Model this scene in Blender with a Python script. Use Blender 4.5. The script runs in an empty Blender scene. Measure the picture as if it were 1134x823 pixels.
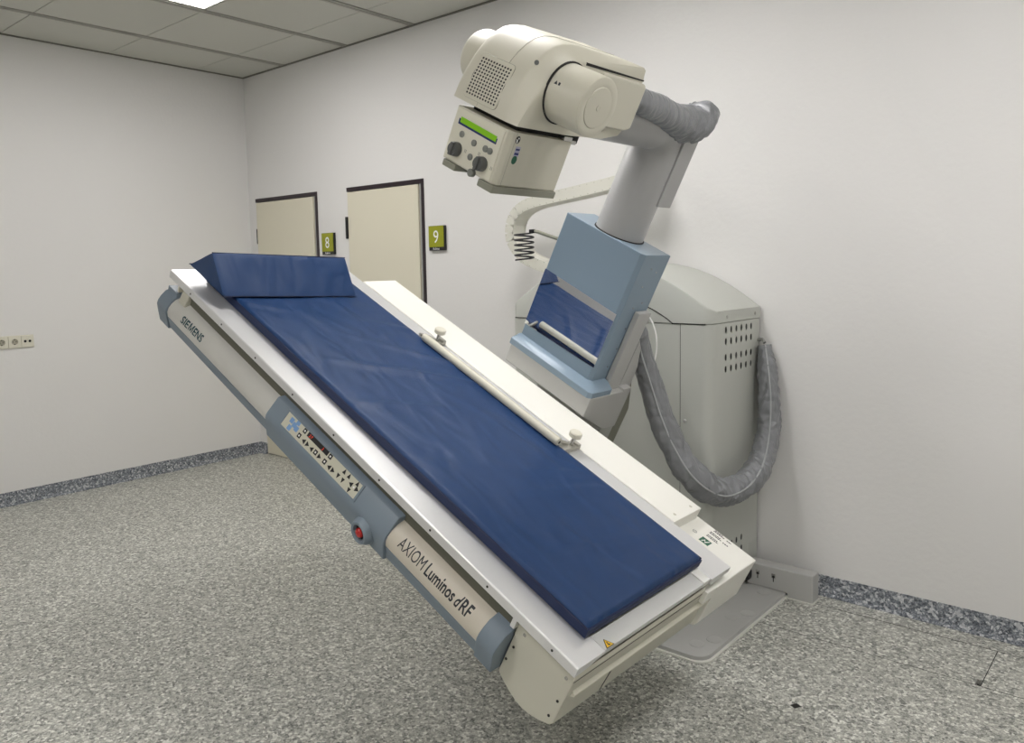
import bpy, bmesh, math, random
from mathutils import Vector, Matrix, noise
random.seed(7)
scene = bpy.context.scene
COL = scene.collection

# ------------------------------------------------------------------ camera
FW = Vector((-0.64974747, 0.75411498, -0.09559721))
RT = Vector((0.75857745, 0.65134075, -0.01776166))
UP = Vector((-0.04887202, 0.08405848, 0.99526162))
cd = bpy.data.cameras.new('camera')
cd.sensor_width = 36.0
cd.lens = 27.78
cd.shift_y = -0.02923
cd.clip_start = 0.05
co = bpy.data.objects.new('camera', cd)
COL.objects.link(co)
M = Matrix((RT, UP, -FW)).transposed().to_4x4()
M.translation = (5.8946, -3.57616, 1.52694)
co.matrix_world = M
scene.camera = co

# ------------------------------------------------------------------ world and exposure
w = bpy.data.worlds.new('world')
scene.world = w
w.use_nodes = True
w.node_tree.nodes['Background'].inputs[0].default_value = (0.9, 0.95, 1.0, 1)
w.node_tree.nodes['Background'].inputs[1].default_value = 0.05
scene.view_settings.view_transform = 'Standard'
scene.view_settings.look = 'None'
scene.view_settings.gamma = 1
scene.view_settings.exposure = 0.27
LAMP = 18.0                      # emission strength of the ceiling light panels

H = 3.073                        # ceiling height
RX, RY = 8.2, -5.6               # extents of the room


# ------------------------------------------------------------------ materials
def lin(c):
    return tuple(((v / 255) / 12.92 if v / 255 <= 0.04045 else ((v / 255 + 0.055) / 1.055) ** 2.4) for v in c) + (1,)


def mat(name, rgb, rough=0.5, metal=0.0, bump=None, coat=0.0, vary=None, spec=0.5, emit=None):
    m = bpy.data.materials.new(name)
    m.use_nodes = True
    nt = m.node_tree
    b = nt.nodes['Principled BSDF']
    b.inputs['Base Color'].default_value = lin(rgb)
    b.inputs['Roughness'].default_value = rough
    b.inputs['Metallic'].default_value = metal
    b.inputs['Specular IOR Level'].default_value = spec
    b.inputs['Coat Weight'].default_value = coat
    tc = nt.nodes.new('ShaderNodeTexCoord')
    if vary:                     # (scale, amount)
        n = nt.nodes.new('ShaderNodeTexNoise')
        n.inputs['Scale'].default_value = vary[0]
        n.inputs['Detail'].default_value = 4
        nt.links.new(tc.outputs['Object'], n.inputs['Vector'])
        r = nt.nodes.new('ShaderNodeMapRange')
        r.inputs[3].default_value = 1 - vary[1]
        r.inputs[4].default_value = 1 + vary[1]
        nt.links.new(n.outputs[0], r.inputs[0])
        x = nt.nodes.new('ShaderNodeMix')
        x.data_type = 'RGBA'
        x.blend_type = 'MULTIPLY'
        x.inputs[0].default_value = 1
        x.inputs[6].default_value = lin(rgb)
        nt.links.new(r.outputs[0], x.inputs[7])
        nt.links.new(x.outputs[2], b.inputs['Base Color'])
    if bump:                     # (scale, strength, distance)
        n = nt.nodes.new('ShaderNodeTexNoise')
        n.inputs['Scale'].default_value = bump[0]
        n.inputs['Detail'].default_value = 5
        nt.links.new(tc.outputs['Object'], n.inputs['Vector'])
        bp = nt.nodes.new('ShaderNodeBump')
        bp.inputs['Strength'].default_value = bump[1]
        bp.inputs['Distance'].default_value = bump[2]
        nt.links.new(n.outputs[0], bp.inputs['Height'])
        nt.links.new(bp.outputs[0], b.inputs['Normal'])
    if emit:
        b.inputs['Emission Color'].default_value = lin(rgb)
        b.inputs['Emission Strength'].default_value = emit
    return m


def speckle(name, cols, scale, rough, fine=2.3):
    """vinyl with pressed chips: voronoi cells coloured from a stepped ramp"""
    m = bpy.data.materials.new(name)
    m.use_nodes = True
    nt = m.node_tree
    b = nt.nodes['Principled BSDF']
    b.inputs['Roughness'].default_value = rough
    tc = nt.nodes.new('ShaderNodeTexCoord')
    outs = []
    for k, s in enumerate((scale, scale * fine)):
        v = nt.nodes.new('ShaderNodeTexVoronoi')
        v.inputs['Scale'].default_value = s
        nt.links.new(tc.outputs['Object'], v.inputs['Vector'])
        sp = nt.nodes.new('ShaderNodeSeparateColor')
        nt.links.new(v.outputs['Color'], sp.inputs[0])
        cr = nt.nodes.new('ShaderNodeValToRGB')
        cr.color_ramp.interpolation = 'CONSTANT'
        el = cr.color_ramp.elements
        for i, (p, c) in enumerate(cols):
            e = el[i] if i < 2 else el.new(p)
            e.position = p
            e.color = lin(c)
        nt.links.new(sp.outputs[0], cr.inputs[0])
        outs.append(cr.outputs[0])
    x = nt.nodes.new('ShaderNodeMix')
    x.data_type = 'RGBA'
    x.inputs[0].default_value = 0.38
    nt.links.new(outs[0], x.inputs[6])
    nt.links.new(outs[1], x.inputs[7])
    nt.links.new(x.outputs[2], b.inputs['Base Color'])
    return m


def fabric(name, rgb, rough, wr_scale, wr_dist, sheen=0.0, coat=0.0):
    m = mat(name, rgb, rough, vary=(7, 0.06), coat=coat)
    nt = m.node_tree
    b = nt.nodes['Principled BSDF']
    b.inputs['Sheen Weight'].default_value = sheen
    tc = nt.nodes.new('ShaderNodeTexCoord')
    mp = nt.nodes.new('ShaderNodeMapping')
    mp.inputs['Scale'].default_value = (1.0, 2.2, 1.0)
    mp.inputs['Rotation'].default_value = (0, 0, 0.9)
    nt.links.new(tc.outputs['Object'], mp.inputs['Vector'])
    n = nt.nodes.new('ShaderNodeTexNoise')
    n.inputs['Scale'].default_value = wr_scale
    n.inputs['Detail'].default_value = 1.2
    n.inputs['Distortion'].default_value = 0.6
    nt.links.new(mp.outputs[0], n.inputs['Vector'])
    n2 = nt.nodes.new('ShaderNodeTexNoise')
    n2.inputs['Scale'].default_value = 900
    nt.links.new(tc.outputs['Object'], n2.inputs['Vector'])
    ad = nt.nodes.new('ShaderNodeMath')
    ad.operation = 'MULTIPLY_ADD'
    ad.inputs[1].default_value = 0.03
    nt.links.new(n2.outputs[0], ad.inputs[0])
    nt.links.new(n.outputs[0], ad.inputs[2])
    bp = nt.nodes.new('ShaderNodeBump')
    bp.inputs['Strength'].default_value = 0.6
    bp.inputs['Distance'].default_value = wr_dist
    nt.links.new(ad.outputs[0], bp.inputs['Height'])
    nt.links.new(bp.outputs[0], b.inputs['Normal'])
    return m


m_wall = mat('wall_plaster', (229, 228, 226), 0.75, bump=(38, 0.3, 0.004), vary=(1.3, 0.015))
m_floor = speckle('speckled_vinyl_floor', [(0.0, (92, 94, 89)), (0.14, (142, 143, 136)), (0.34, (174, 174, 166)),
                                            (0.62, (200, 200, 191)), (0.85, (244, 244, 236))], 100, 0.42)
m_skirt = speckle('speckled_vinyl_skirting', [(0.0, (66, 72, 80)), (0.25, (108, 114, 122)), (0.52, (142, 147, 153)),
                                               (0.8, (214, 216, 218))], 100, 0.4)
m_tile = mat('ceiling_panel_paint', (202, 202, 194), 0.6, vary=(2, 0.01))
m_rail = mat('ceiling_rail_metal', (172, 171, 163), 0.4, 0.3)
m_dark = mat('dark_gap', (38, 37, 36), 0.8)
m_shadow_trim = mat('grey_edge_trim', (118, 116, 108), 0.5)
m_lamp = mat('lamp_diffuser', (254, 251, 250), 0.4, emit=LAMP)
m_door = mat('cream_door_laminate', (224, 219, 199), 0.45, bump=(30, 0.03, 0.002))
m_frame = mat('dark_door_frame', (38, 26, 32), 0.4)
m_steel = mat('grey_steel_jamb', (176, 176, 172), 0.35, 0.4)
m_black = mat('black_plastic', (22, 22, 24), 0.4)
m_green_sign = mat('olive_green_sign', (150, 154, 22), 0.45)
m_white = mat('white_print', (240, 240, 236), 0.5)
m_socket = mat('socket_cream_plastic', (222, 219, 203), 0.35)
m_socket_in = mat('socket_grey_plastic', (168, 164, 148), 0.4)
m_alu = mat('brushed_aluminium', (232, 232, 232), 0.36, 0.55, bump=(220, 0.05, 0.001))
m_alu_top = mat('light_table_laminate', (206, 207, 205), 0.4, 0.15)
m_cream = mat('cream_enamel', (222, 219, 203), 0.4, bump=(260, 0.03, 0.0006))
m_cream_d = mat('cream_case_enamel', (198, 196, 181), 0.42, bump=(260, 0.03, 0.0006))
m_white_beam = mat('white_enamel', (240, 239, 231), 0.4)
m_head = mat('tube_head_cream', (206, 203, 187), 0.42, bump=(320, 0.03, 0.0005))
m_beige = mat('rail_beige_plastic', (206, 199, 184), 0.42)
m_silver = mat('rail_silver_paint', (204, 203, 197), 0.42, 0.12)
m_blue_d = mat('slate_blue_plastic', (122, 135, 146), 0.45, bump=(400, 0.04, 0.0005))
m_blue = mat('light_blue_enamel', (130, 149, 164), 0.35, bump=(300, 0.05, 0.0005), coat=0.1)
m_grey = mat('warm_grey_enamel', (180, 180, 177), 0.42, bump=(300, 0.03, 0.0005))
m_cab = mat('cabinet_grey_enamel', (190, 192, 185), 0.42, bump=(300, 0.04, 0.0005))
m_col = mat('column_grey_enamel', (172, 172, 171), 0.36, 0.15)
m_mirror = mat('polished_mirror_plate', (225, 228, 235), 0.02, 1.0)
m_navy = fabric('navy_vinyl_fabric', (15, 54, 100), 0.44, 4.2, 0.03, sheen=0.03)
m_navy.node_tree.nodes['Principled BSDF'].inputs['Specular IOR Level'].default_value = 0.38
m_navy_side = mat('dark_navy_side', (12, 32, 72), 0.6)  # mattress sides, a darker navy than the top cover
m_navy_pipe = mat('navy_seam', (13, 26, 62), 0.6)
m_sleeve = fabric('grey_sleeve_fabric', (132, 134, 137), 0.3, 13.0, 0.04, coat=0.25)
m_sleeve_seam = mat('sleeve_zip_seam', (176, 178, 180), 0.4)
m_chain = mat('chain_cream_plastic', (212, 211, 200), 0.5)
m_chain_d = mat('chain_pin_grey', (150, 148, 132), 0.5)
m_print = mat('dark_print', (36, 40, 46), 0.5)
m_print_teal = mat('teal_print', (10, 62, 72), 0.5)
m_key_blue = mat('pale_blue_key', (120, 158, 206), 0.45)
m_keypad = mat('keypad_cream_film', (202, 200, 182), 0.4)
m_red = mat('red_button_plastic', (178, 26, 24), 0.3)
m_red_led = mat('red_led_digits', (230, 60, 40), 0.4, emit=0.8)
m_lcd = mat('green_lcd', (120, 176, 26), 0.3, emit=0.15)
m_indigo = mat('indigo_strip', (26, 34, 104), 0.4)
m_knob = mat('dark_grey_knob', (92, 94, 92), 0.45)
m_button = mat('grey_button', (128, 130, 124), 0.45)
m_tray = mat('olive_grey_tray', (140, 140, 126), 0.45)
m_yellow = mat('warning_yellow', (226, 182, 30), 0.45)
m_green_lbl = mat('dark_green_label', (18, 92, 66), 0.45)
m_lilac = mat('lilac_sticker', (176, 176, 200), 0.45)
m_chrome = mat('chrome_metal', (190, 190, 186), 0.22, 0.9)
m_gap = mat('dark_olive_channel', (92, 92, 80), 0.6)
m_tray2 = mat('clamp_grey', (176, 174, 164), 0.4, 0.2)
m_seal = mat('white_sealant', (222, 222, 214), 0.6)


# ------------------------------------------------------------------ mesh helpers
class MB:
    def __init__(s):
        s.v, s.f, s.mi = [], [], []
        s.m = 0

    def add(s, vs, fs):
        o = len(s.v)
        s.v += [tuple(v) for v in vs]
        for f in fs:
            s.f.append(tuple(i + o for i in f))
            s.mi.append(s.m)
        return s

    def box(s, x0, x1, y0, y1, z0, z1):
        return s.prism([(x0, y0), (x1, y0), (x1, y1), (x0, y1)], 'z', z0, z1)

    def prism(s, poly, ax, a, b):
        def P(q, h):
            return {'x': (h, q[0], q[1]), 'y': (q[0], h, q[1]), 'z': (q[0], q[1], h)}[ax]
        n = len(poly)
        vs = [P(q, a) for q in poly] + [P(q, b) for q in poly]
        fs = [tuple(range(n)), tuple(range(2 * n - 1, n - 1, -1))]
        fs += [(i, (i + 1) % n, n + (i + 1) % n, n + i) for i in range(n)]
        return s.add(vs, fs)

    def loft(s, loops, cap=True, close=False):
        n = len(loops[0])
        vs = [p for l in loops for p in l]
        fs = []
        L = len(loops)
        for k in range(L if close else L - 1):
            a, b = k * n, ((k + 1) % L) * n
            fs += [(a + i, a + (i + 1) % n, b + (i + 1) % n, b + i) for i in range(n)]
        if cap and not close:
            fs += [tuple(range(n)), tuple(range(L * n - 1, (L - 1) * n - 1, -1))]
        return s.add(vs, fs)

    def tube(s, path, r, n=12, cap=True, squash=None):
        P = [Vector(p) for p in path]
        R = r if isinstance(r, (list, tuple)) else [r] * len(P)
        loops = []
        t0 = (P[1] - P[0]).normalized()
        u = t0.orthogonal().normalized()
        for i, p in enumerate(P):
            t = (P[min(i + 1, len(P) - 1)] - P[max(i - 1, 0)]).normalized()
            u = (u - t * u.dot(t)).normalized()
            v = t.cross(u)
            loops.append([p + (u * math.cos(a) + v * math.sin(a)) * R[i]
                          for a in [2 * math.pi * k / n for k in range(n)]])
        return s.loft(loops, cap)

    def cyl(s, c, ax, r, h, n=32, r2=None):
        c, ax = Vector(c), Vector(ax).normalized()
        u = ax.orthogonal().normalized()
        v = ax.cross(u)
        loops = [[c + ax * d + (u * math.cos(a) + v * math.sin(a)) * q for a in [2 * math.pi * k / n for k in range(n)]]
                 for d, q in ((0, r), (h, r if r2 is None else r2))]
        return s.loft(loops)

    def lathe(s, c, ax, prof, n=40):
        """prof: list of (distance along axis, radius)"""
        c, ax = Vector(c), Vector(ax).normalized()
        u = ax.orthogonal().normalized()
        v = ax.cross(u)
        loops = [[c + ax * d + (u * math.cos(a) + v * math.sin(a)) * q for a in [2 * math.pi * k / n for k in range(n)]]
                 for d, q in prof]
        return s.loft(loops)


ORG = {}                        # origin (in the thing's own frame) of each root


def root_org(o):
    while o.parent:
        o = o.parent
    return ORG.get(o.name, Vector((0, 0, 0)))


def link(name, mb, mats, parent=None, bevel=None, angle=35, seg=2, o=None):
    o = Vector(o) if o is not None else (root_org(parent) if parent else Vector((0, 0, 0)))
    me = bpy.data.meshes.new(name)
    me.from_pydata([tuple(Vector(v) - o) for v in mb.v], [], mb.f)
    bm = bmesh.new()
    bm.from_mesh(me)
    bmesh.ops.recalc_face_normals(bm, faces=bm.faces)
    bm.to_mesh(me)
    bm.free()
    if not isinstance(mats, (list, tuple)):
        mats = [mats]
    for m in mats:
        me.materials.append(m)
    if len(mats) > 1 and len(me.polygons) == len(mb.mi):
        me.polygons.foreach_set('material_index', mb.mi)
    me.polygons.foreach_set('use_smooth', [True] * len(me.polygons))
    me.set_sharp_from_angle(angle=math.radians(angle))
    ob = bpy.data.objects.new(name, me)
    COL.objects.link(ob)
    if parent:
        ob.parent = parent
    if bevel:
        b = ob.modifiers.new('bevel', 'BEVEL')
        b.width = bevel
        b.segments = seg
        b.limit_method = 'ANGLE'
        b.angle_limit = math.radians(35)
        b.harden_normals = True
    return ob


def tag(o, label, cat, group=None, kind=None):
    o['label'] = label
    o['category'] = cat
    if group:
        o['group'] = group
    if kind:
        o['kind'] = kind
    return o


def struct(name, mb, m, **k):
    o = link(name, mb, m, **k)
    o['kind'] = 'structure'
    return o


# the frame of the tilted table: x down the table towards the foot, y across, z out of its top
TP = Vector((4.83754, -2.12973, 0.573705))
TH = 0.46818
TR = Matrix.Rotation(TH, 3, 'Y')


def thing(name, label, cat, org=(0, 0, 0), table=False, group=None):
    e = bpy.data.objects.new(name, None)
    e.empty_display_size = 0.1
    COL.objects.link(e)
    org = Vector(org)
    if table:
        e.location = TP + TR @ org
        e.rotation_euler = (0, TH, 0)
    else:
        e.location = org
    ORG[e.name] = org
    return tag(e, label, cat, group)


def holed_plate(mb, outer, holes, tomap, t):
    """flat plate with real holes. outer/holes in 2D, tomap(u, v, d) -> 3D with d the depth"""
    bm = bmesh.new()
    es = []
    for loop in [outer] + holes:
        vs = [bm.verts.new((u, v, 0)) for u, v in loop]
        es += [bm.edges.new((vs[i], vs[(i + 1) % len(vs)])) for i in range(len(vs))]
    bmesh.ops.triangle_fill(bm, use_beauty=True, edges=es)
    bm.verts.index_update()
    vs = [(v.co.x, v.co.y) for v in bm.verts]
    fs = [tuple(v.index for v in f.verts) for f in bm.faces]
    n = len(vs)
    mb.add([tomap(u, v, 0) for u, v in vs] + [tomap(u, v, t) for u, v in vs],
           fs + [tuple(i + n for i in reversed(f)) for f in fs])
    o = len(mb.v) - 2 * n
    k = 0
    for loop in [outer] + holes:
        m_ = len(loop)
        for i in range(m_):
            a, b = k + i, k + (i + 1) % m_
            mb.f.append((o + a, o + b, o + n + b, o + n + a))
            mb.mi.append(mb.m)
        k += m_
    bm.free()


def circle(cx, cy, rx, ry, n=10):
    return [(cx + rx * math.cos(2 * math.pi * i / n), cy + ry * math.sin(2 * math.pi * i / n)) for i in range(n)]


def text_mb(s, size, bold=0.0, ext=0.0004, space=1.0, shear=0.0):
    cu = bpy.data.curves.new('t', 'FONT')
    cu.body = s
    cu.size = size
    cu.offset = bold
    cu.space_character = space
    cu.shear = shear
    cu.resolution_u = 3
    ob = bpy.data.objects.new('t', cu)
    COL.objects.link(ob)
    bpy.context.view_layer.update()
    me = bpy.data.meshes.new_from_object(ob.evaluated_get(bpy.context.evaluated_depsgraph_get()))
    vs = [v.co.copy() for v in me.vertices]
    fs = [tuple(p.vertices) for p in me.polygons]
    bpy.data.objects.remove(ob)
    bpy.data.curves.remove(cu)
    bpy.data.meshes.remove(me)
    return vs, fs


def put_text(mb, s, size, fmap, width=None, cuts=(), **k):
    """fmap(u, v) -> 3D for text coordinates; stretched to the given width"""
    vs, fs = text_mb(s, size, **k)
    if cuts:
        bm = bmesh.new()
        bv = [bm.verts.new(v) for v in vs]
        for f in fs:
            try:
                bm.faces.new([bv[i] for i in f])
            except ValueError:
                pass
        for c in cuts:
            bmesh.ops.bisect_plane(bm, geom=bm.verts[:] + bm.edges[:] + bm.faces[:], plane_co=(0, c, 0), plane_no=(0, 1, 0))
        bm.verts.index_update()
        vs = [v.co.copy() for v in bm.verts]
        fs = [tuple(v.index for v in f.verts) for f in bm.faces]
        bm.free()
    x0 = min(v.x for v in vs)
    x1 = max(v.x for v in vs)
    sx = (width / (x1 - x0)) if width else 1
    mb.add([fmap((v.x - x0) * sx, v.y) for v in vs], fs)
    return (x1 - x0) * sx


def smooth(pts, n=8):
    """Catmull-Rom through the points"""
    P = [Vector(p) for p in pts]
    P = [P[0] * 2 - P[1]] + P + [P[-1] * 2 - P[-2]]
    out = []
    for i in range(1, len(P) - 2):
        for k in range(n):
            t = k / n
            a, b, c, d = P[i - 1], P[i], P[i + 1], P[i + 2]
            out.append(0.5 * ((2 * b) + (c - a) * t + (2 * a - 5 * b + 4 * c - d) * t * t + (3 * b - a - 3 * c + d) * t ** 3))
    out.append(P[-2])
    return out


# ================================================================== ROOM
D1 = (0.10, 0.93)
D2 = (1.285, 2.083)
DT = 2.10
HB = 0.089
# floor with a real recess for the cover panels of the cable duct along the right wall
DUX, DUY0, DUY1 = 4.30, -0.459, -0.127
fl = MB().box(-0.1, RX + .1, RY - .1, DUY0, -0.1, 0).box(-0.1, RX + .1, DUY1, 0.1, -0.1, 0).box(-0.1, DUX, DUY0, DUY1, -0.1, 0)
floor = struct('floor', fl, m_floor)
struct_p = link('duct_base', MB().box(DUX, RX + .1, DUY0, DUY1, -0.1, -0.02), m_dark, floor)
for a, b in ((DUX, 5.389), (5.390, 6.3), (6.302, 7.2), (7.202, RX)):
    pv = [(a + .001, DUY0 + .004), (b - .001, DUY0 + .004), (b - .001, DUY1 - .004), (a + .001, DUY1 - .004)]
    if a == DUX:                 # the notch cut in the corner of the first cover
        pv = [pv[0], (b - .018, DUY0 + .004), (b - .018, DUY0 + .05), (b - .001, DUY0 + .05), pv[2], pv[3]]
    link('joint_filler', MB().box(b - .001, b + .002, DUY0 + .004, DUY1 - .004, -.019, -.0004), m_dark, floor) if b < RX else None
    link('duct_cover', MB().prism(pv, 'z', -0.019, -0.0005), m_floor, floor)
for y0, y1 in ((DUY0, DUY0 + .004), (DUY1 - .004, DUY1)):
    link('joint_filler', MB().box(DUX, RX, y0, y1, -.03, -.0003), m_dark, floor)
link('floor_mark', MB().prism([(4.912, -1.0), (4.932, -1.01), (4.945, -.985), (4.925, -.976)], 'z', 0, 0.001), m_dark, floor)

# walls (thick), the right one with two door openings
wr = MB()
wr.box(0, D1[0], 0, .15, 0, DT).box(D1[1], D2[0], 0, .15, 0, DT).box(D2[1], RX, 0, .15, 0, DT).box(0, RX, 0, .15, DT, H + .2)
struct('wall_right', wr, m_wall)
struct('wall_left', MB().box(-.15, 0, RY, 0.15, 0, H + .2), m_wall)
struct('wall_front', MB().box(RX, RX + .15, RY, .15, 0, H + .2), m_wall)
struct('wall_back', MB().box(-.15, RX + .15, RY - .15, RY, 0, H + .2), m_wall)

# coved skirting
prof = [(0, 0), (0, HB), (0.004, HB), (0.006, 0.03), (0.012, 0.012), (0.03, 0.002), (0.03, 0)]


def skirt_x(x0, x1):
    return [(x0, x1)]


br = MB()
for x0, x1 in ((0.0, D1[0]), (D1[1], D2[0]), (D2[1], RX)):
    br.prism([(-a, b) for a, b in prof], 'x', x0, x1)
struct('baseboard_right', br, m_skirt)
struct('baseboard_left', MB().prism(prof, 'y', RY, 0), m_skirt)
# doors
for k, (x0, x1) in enumerate((D1, D2)):
    d = struct('door_%d' % (k + 1), MB().box(x0 + .004, x1 - .055, -.004, .04, .006, DT - .032), m_door, bevel=.002)
    fr = MB().prism([(x0, DT - .028), (x1 - .024, DT - .028), (x1 - .024, 0), (x1, 0), (x1, DT), (x0, DT)], 'y', -.006, .06)
    link('door_frame', fr, m_frame, d)
    link('steel_jamb', MB().box(x1 - .05, x1 - .026, .004, .05, 0, DT - .03), m_steel, d, bevel=.002)
    link('door_back', MB().box(x0, x1, .1, .15, 0, DT), m_dark, d)
    for z in (1.74, 0.25):
        if k == 1:
            link('hinge', MB().box(x0 - .012, x0 + .006, -.018, 0, z, z + .155), m_black, d, bevel=.002)
        else:
            link('hinge', MB().box(x0 - .004, x0 + .004, -.007, 0, z, z + .12), m_black, d, bevel=.001)

# ceiling: long panels between double rails, cross joints
ceil = struct('ceiling', MB().box(-.1, RX + .1, RY - .1, .1, H + .03, H + .1), m_dark)
rails = [.565 + .7285 * k for k in range(11)]
rails = [.565, 1.332, 2.022] + [2.022 + .73 * k for k in range(1, 8)]
RW = .066
seams = [0.0, -.40, -1.055, -1.725, -2.39, -3.055, -3.72, -4.385, -5.05, RY]
lamps = [(2, 2), (5, 2), (5, 6), (8, 2), (8, 6)]
xs = [(0.012, rails[0] - RW / 2)] + [(rails[i] + RW / 2, rails[i + 1] - RW / 2) for i in range(len(rails) - 1)] + [(rails[-1] + RW / 2, RX)]
lamp_lbl = {(2, 2): 'square white ceiling light panel nearest the room corner, cut by the photo top edge'}
for i, (a, b) in enumerate(xs):
    for j in range(len(seams) - 1):
        y1, y0 = seams[j] - (.012 if j == 0 else .003), seams[j + 1] + .003
        if (i, j) in lamps:
            t = thing('ceiling_light', lamp_lbl.get((i, j), 'square white flush ceiling light panel outside the photo'),
                      'ceiling light', ((a + b) / 2, (y0 + y1) / 2, H), group=None if (i, j) in lamp_lbl else 'flush ceiling lights outside the photo')
            fr = MB()
            holed_plate(fr, [(a, y0), (b, y0), (b, y1), (a, y1)],
                        [[(a + .015, y0 + .015), (b - .015, y0 + .015), (b - .015, y1 - .015), (a + .015, y1 - .015)]],
                        lambda u, v, d: (u, v, H + d), .02)
            link('frame', fr, m_tile, t)
            link('diffuser', MB().box(a + .015, b - .015, y0 + .015, y1 - .015, H + .006, H + .012), m_lamp, t)
            continue
        link('ceiling_panel', MB().box(a, b, y0, y1, H, H + .012), m_tile, ceil)
for x in rails:
    r = MB()
    r.box(x - RW / 2 + .010, x - .005, RY, 0, H - .003, H + .01)
    r.box(x + .005, x + RW / 2 - .010, RY, 0, H - .003, H + .01)
    link('ceiling_rail', r, m_rail, ceil)
link('edge_trim', MB().box(0, .012, RY, 0, H - .008, H + .01).box(0, RX, -.012, 0, H - .008, H + .01), m_shadow_trim, ceil)

# ================================================================== DOOR SIGNS
for num, x0, door in (('8', .992, 'left'), ('9', 2.138, 'right')):
    t = thing('door_sign', 'olive green sign with white number %s over a black name strip beside the %s door' % (num, door),
              'sign', (x0 + .07, -.001, 1.63), group='door number signs')
    link('sign_body', MB().box(x0, x0 + .142, -.02, -.001, 1.632, 1.79), m_black, t, bevel=.001)
    link('sign_face', MB().box(x0 + .001, x0 + .136, -.0225, -.02, 1.655, 1.789), m_green_sign, t)
    tx = MB()
    put_text(tx, num, .115, lambda u, v: (x0 + .045 + u, -.0232, 1.681 + v), width=.046)
    link('numeral', tx, m_white, t)
    tx = MB()
    put_text(tx, 'Kabine', .022, lambda u, v: (x0 + .038 + u, -.0208, 1.637 + v), width=.058)
    link('caption', tx, m_white, t)

# ================================================================== SOCKET STRIP on the left wall
t = thing('socket_strip', 'cream wall socket strip with two power sockets and one data outlet on the left wall', 'socket',
          (0, -1.85, 1.043))
kinds = [(-1.741, 'data'), (-1.817, 'power'), (-1.893, 'power'), (-1.969, 'power')]
link('back_frame', MB().box(0, .006, -1.972, -1.663, 1.041, 1.125), m_socket, t, bevel=.002)
for y0, kd in kinds:
    yc, zc = y0 + .038, 1.083
    pl = MB()
    hs = [circle(yc, zc, .0195, .0195, 20)] if kd == 'power' else [circle(yc - .014, zc, .009, .009, 12), circle(yc + .014, zc, .009, .009, 12)]
    holed_plate(pl, [(y0 + .001, 1.045), (y0 + .075, 1.045), (y0 + .075, 1.121), (y0 + .001, 1.121)], hs,
                lambda u, v, d: (.013 - d, u, v), .007)
    p = link('socket_plate', pl, m_socket, t, bevel=.0008)
    if kd == 'power':
        link('socket_well', MB().cyl((.0062, yc, zc), (1, 0, 0), .0195, .0008, 20), m_socket_in, p)
        link('pin_hole', MB().cyl((.0071, yc - .009, zc), (1, 0, 0), .003, .0004, 10).cyl((.0071, yc + .009, zc), (1, 0, 0), .003, .0004, 10), m_black, p)
        for dz in (.013, -.019):
            link('earth_clip', MB().box(.0072, .0095, yc - .003, yc + .003, zc + dz, zc + dz + .006), m_dark, p)
    else:
        link('outlet_hole', MB().cyl((.0062, yc - .014, zc), (1, 0, 0), .009, .0006, 12).cyl((.0062, yc + .014, zc), (1, 0, 0), .009, .0006, 12), m_black, p)

# ================================================================== STAND CABINET
CX0, CX1, CYF, CYB, CZ = 3.24, 4.36, -.50, -.012, 1.262
t = thing('stand_cabinet', 'tall light grey machine cabinet with an arched top standing against the wall behind the table', 'cabinet',
          ((CX0 + CX1) / 2, -.25, 0))
R = .05


def rc(cx, cy, a0, a1, r=R, n=6):
    return [(cx + r * math.cos(math.radians(a0 + (a1 - a0) * k / n)), cy + r * math.sin(math.radians(a0 + (a1 - a0) * k / n))) for k in range(n + 1)]


foot = [(CX0, CYB)] + rc(CX0 + R, CYF + R, 180, 270) + rc(CX1 - R, CYF + R, 270, 360) + [(CX1, CYF + .06), (CX1 - .01, CYF + .06), (CX1 - .01, CYB)]
link('body', MB().prism(foot, 'z', .02, CZ), m_cab, t, angle=30)
link('vent_backing', MB().box(CX1 - .0052, CX1 - .0042, -.42, -.03, .03, 1.255), m_black, t)
holes = []
for z in (1.231, 1.180, 1.110, 1.058):
    for k in range(6):
        holes.append(circle(-.363 + .052 * k, z, .0105, .0155))
for z in (.252, .2, .13):
    for k in range(4):
        holes.append(circle(-.341 + .052 * k, z, .0105, .0155))
pl = MB()
holed_plate(pl, [(CYF + .06, .02), (CYB, .02), (CYB, CZ), (CYF + .06, CZ)], holes, lambda u, v, d: (CX1 - d, u, v), .002)
link('perforated_side_panel', pl, m_cab, t)
# cap: arched prism with a lower arch on the front
sx = (3.80,)


def arch(x):
    d = abs(x - 3.80) / .56
    return 1.528 - .212 * (d ** 2.1) if d < 1 else 1.316


def low(x):
    d = abs(x - 3.80)
    return CZ + .004 if d > .38 else CZ + .004 + .085 * (1 - (d / .38)) ** .7 if d > .14 else CZ + .004 + .085 * (.24 / .38) ** .7


xsn = [CX0 - .003 + (CX1 - CX0 + .006) * k / 40 for k in range(41)]
cap = MB()


def capring(x, y0, y1, dz=0.0):
    r = .010
    tz = arch(min(max(x, CX0), CX1)) - dz
    return [(x, y1, CZ + .003), (x, y0, CZ + .003), (x, y0, tz - r), (x, y0 + r * .3, tz - r * .3), (x, y0 + r, tz), (x, y1, tz)]


loops = []
for x in xsn:
    e = min(x - xsn[0], xsn[-1] - x)
    ins = .045 * max(0, 1 - e / .05) ** 2       # rounded front corners in plan
    loops.append(capring(x, CYF - .003 + ins, CYB))
cap.loft(loops)
link('cap', cap, m_cab, t, angle=40)
link('cap_joint', MB().prism([(x, CZ - .002) for x in (4.17, CX1 - .03)] + [(x, CZ + .003) for x in (CX1 - .03, 4.17)], 'y', CYF - .0015, CYF + .01), m_dark, t)
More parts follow.
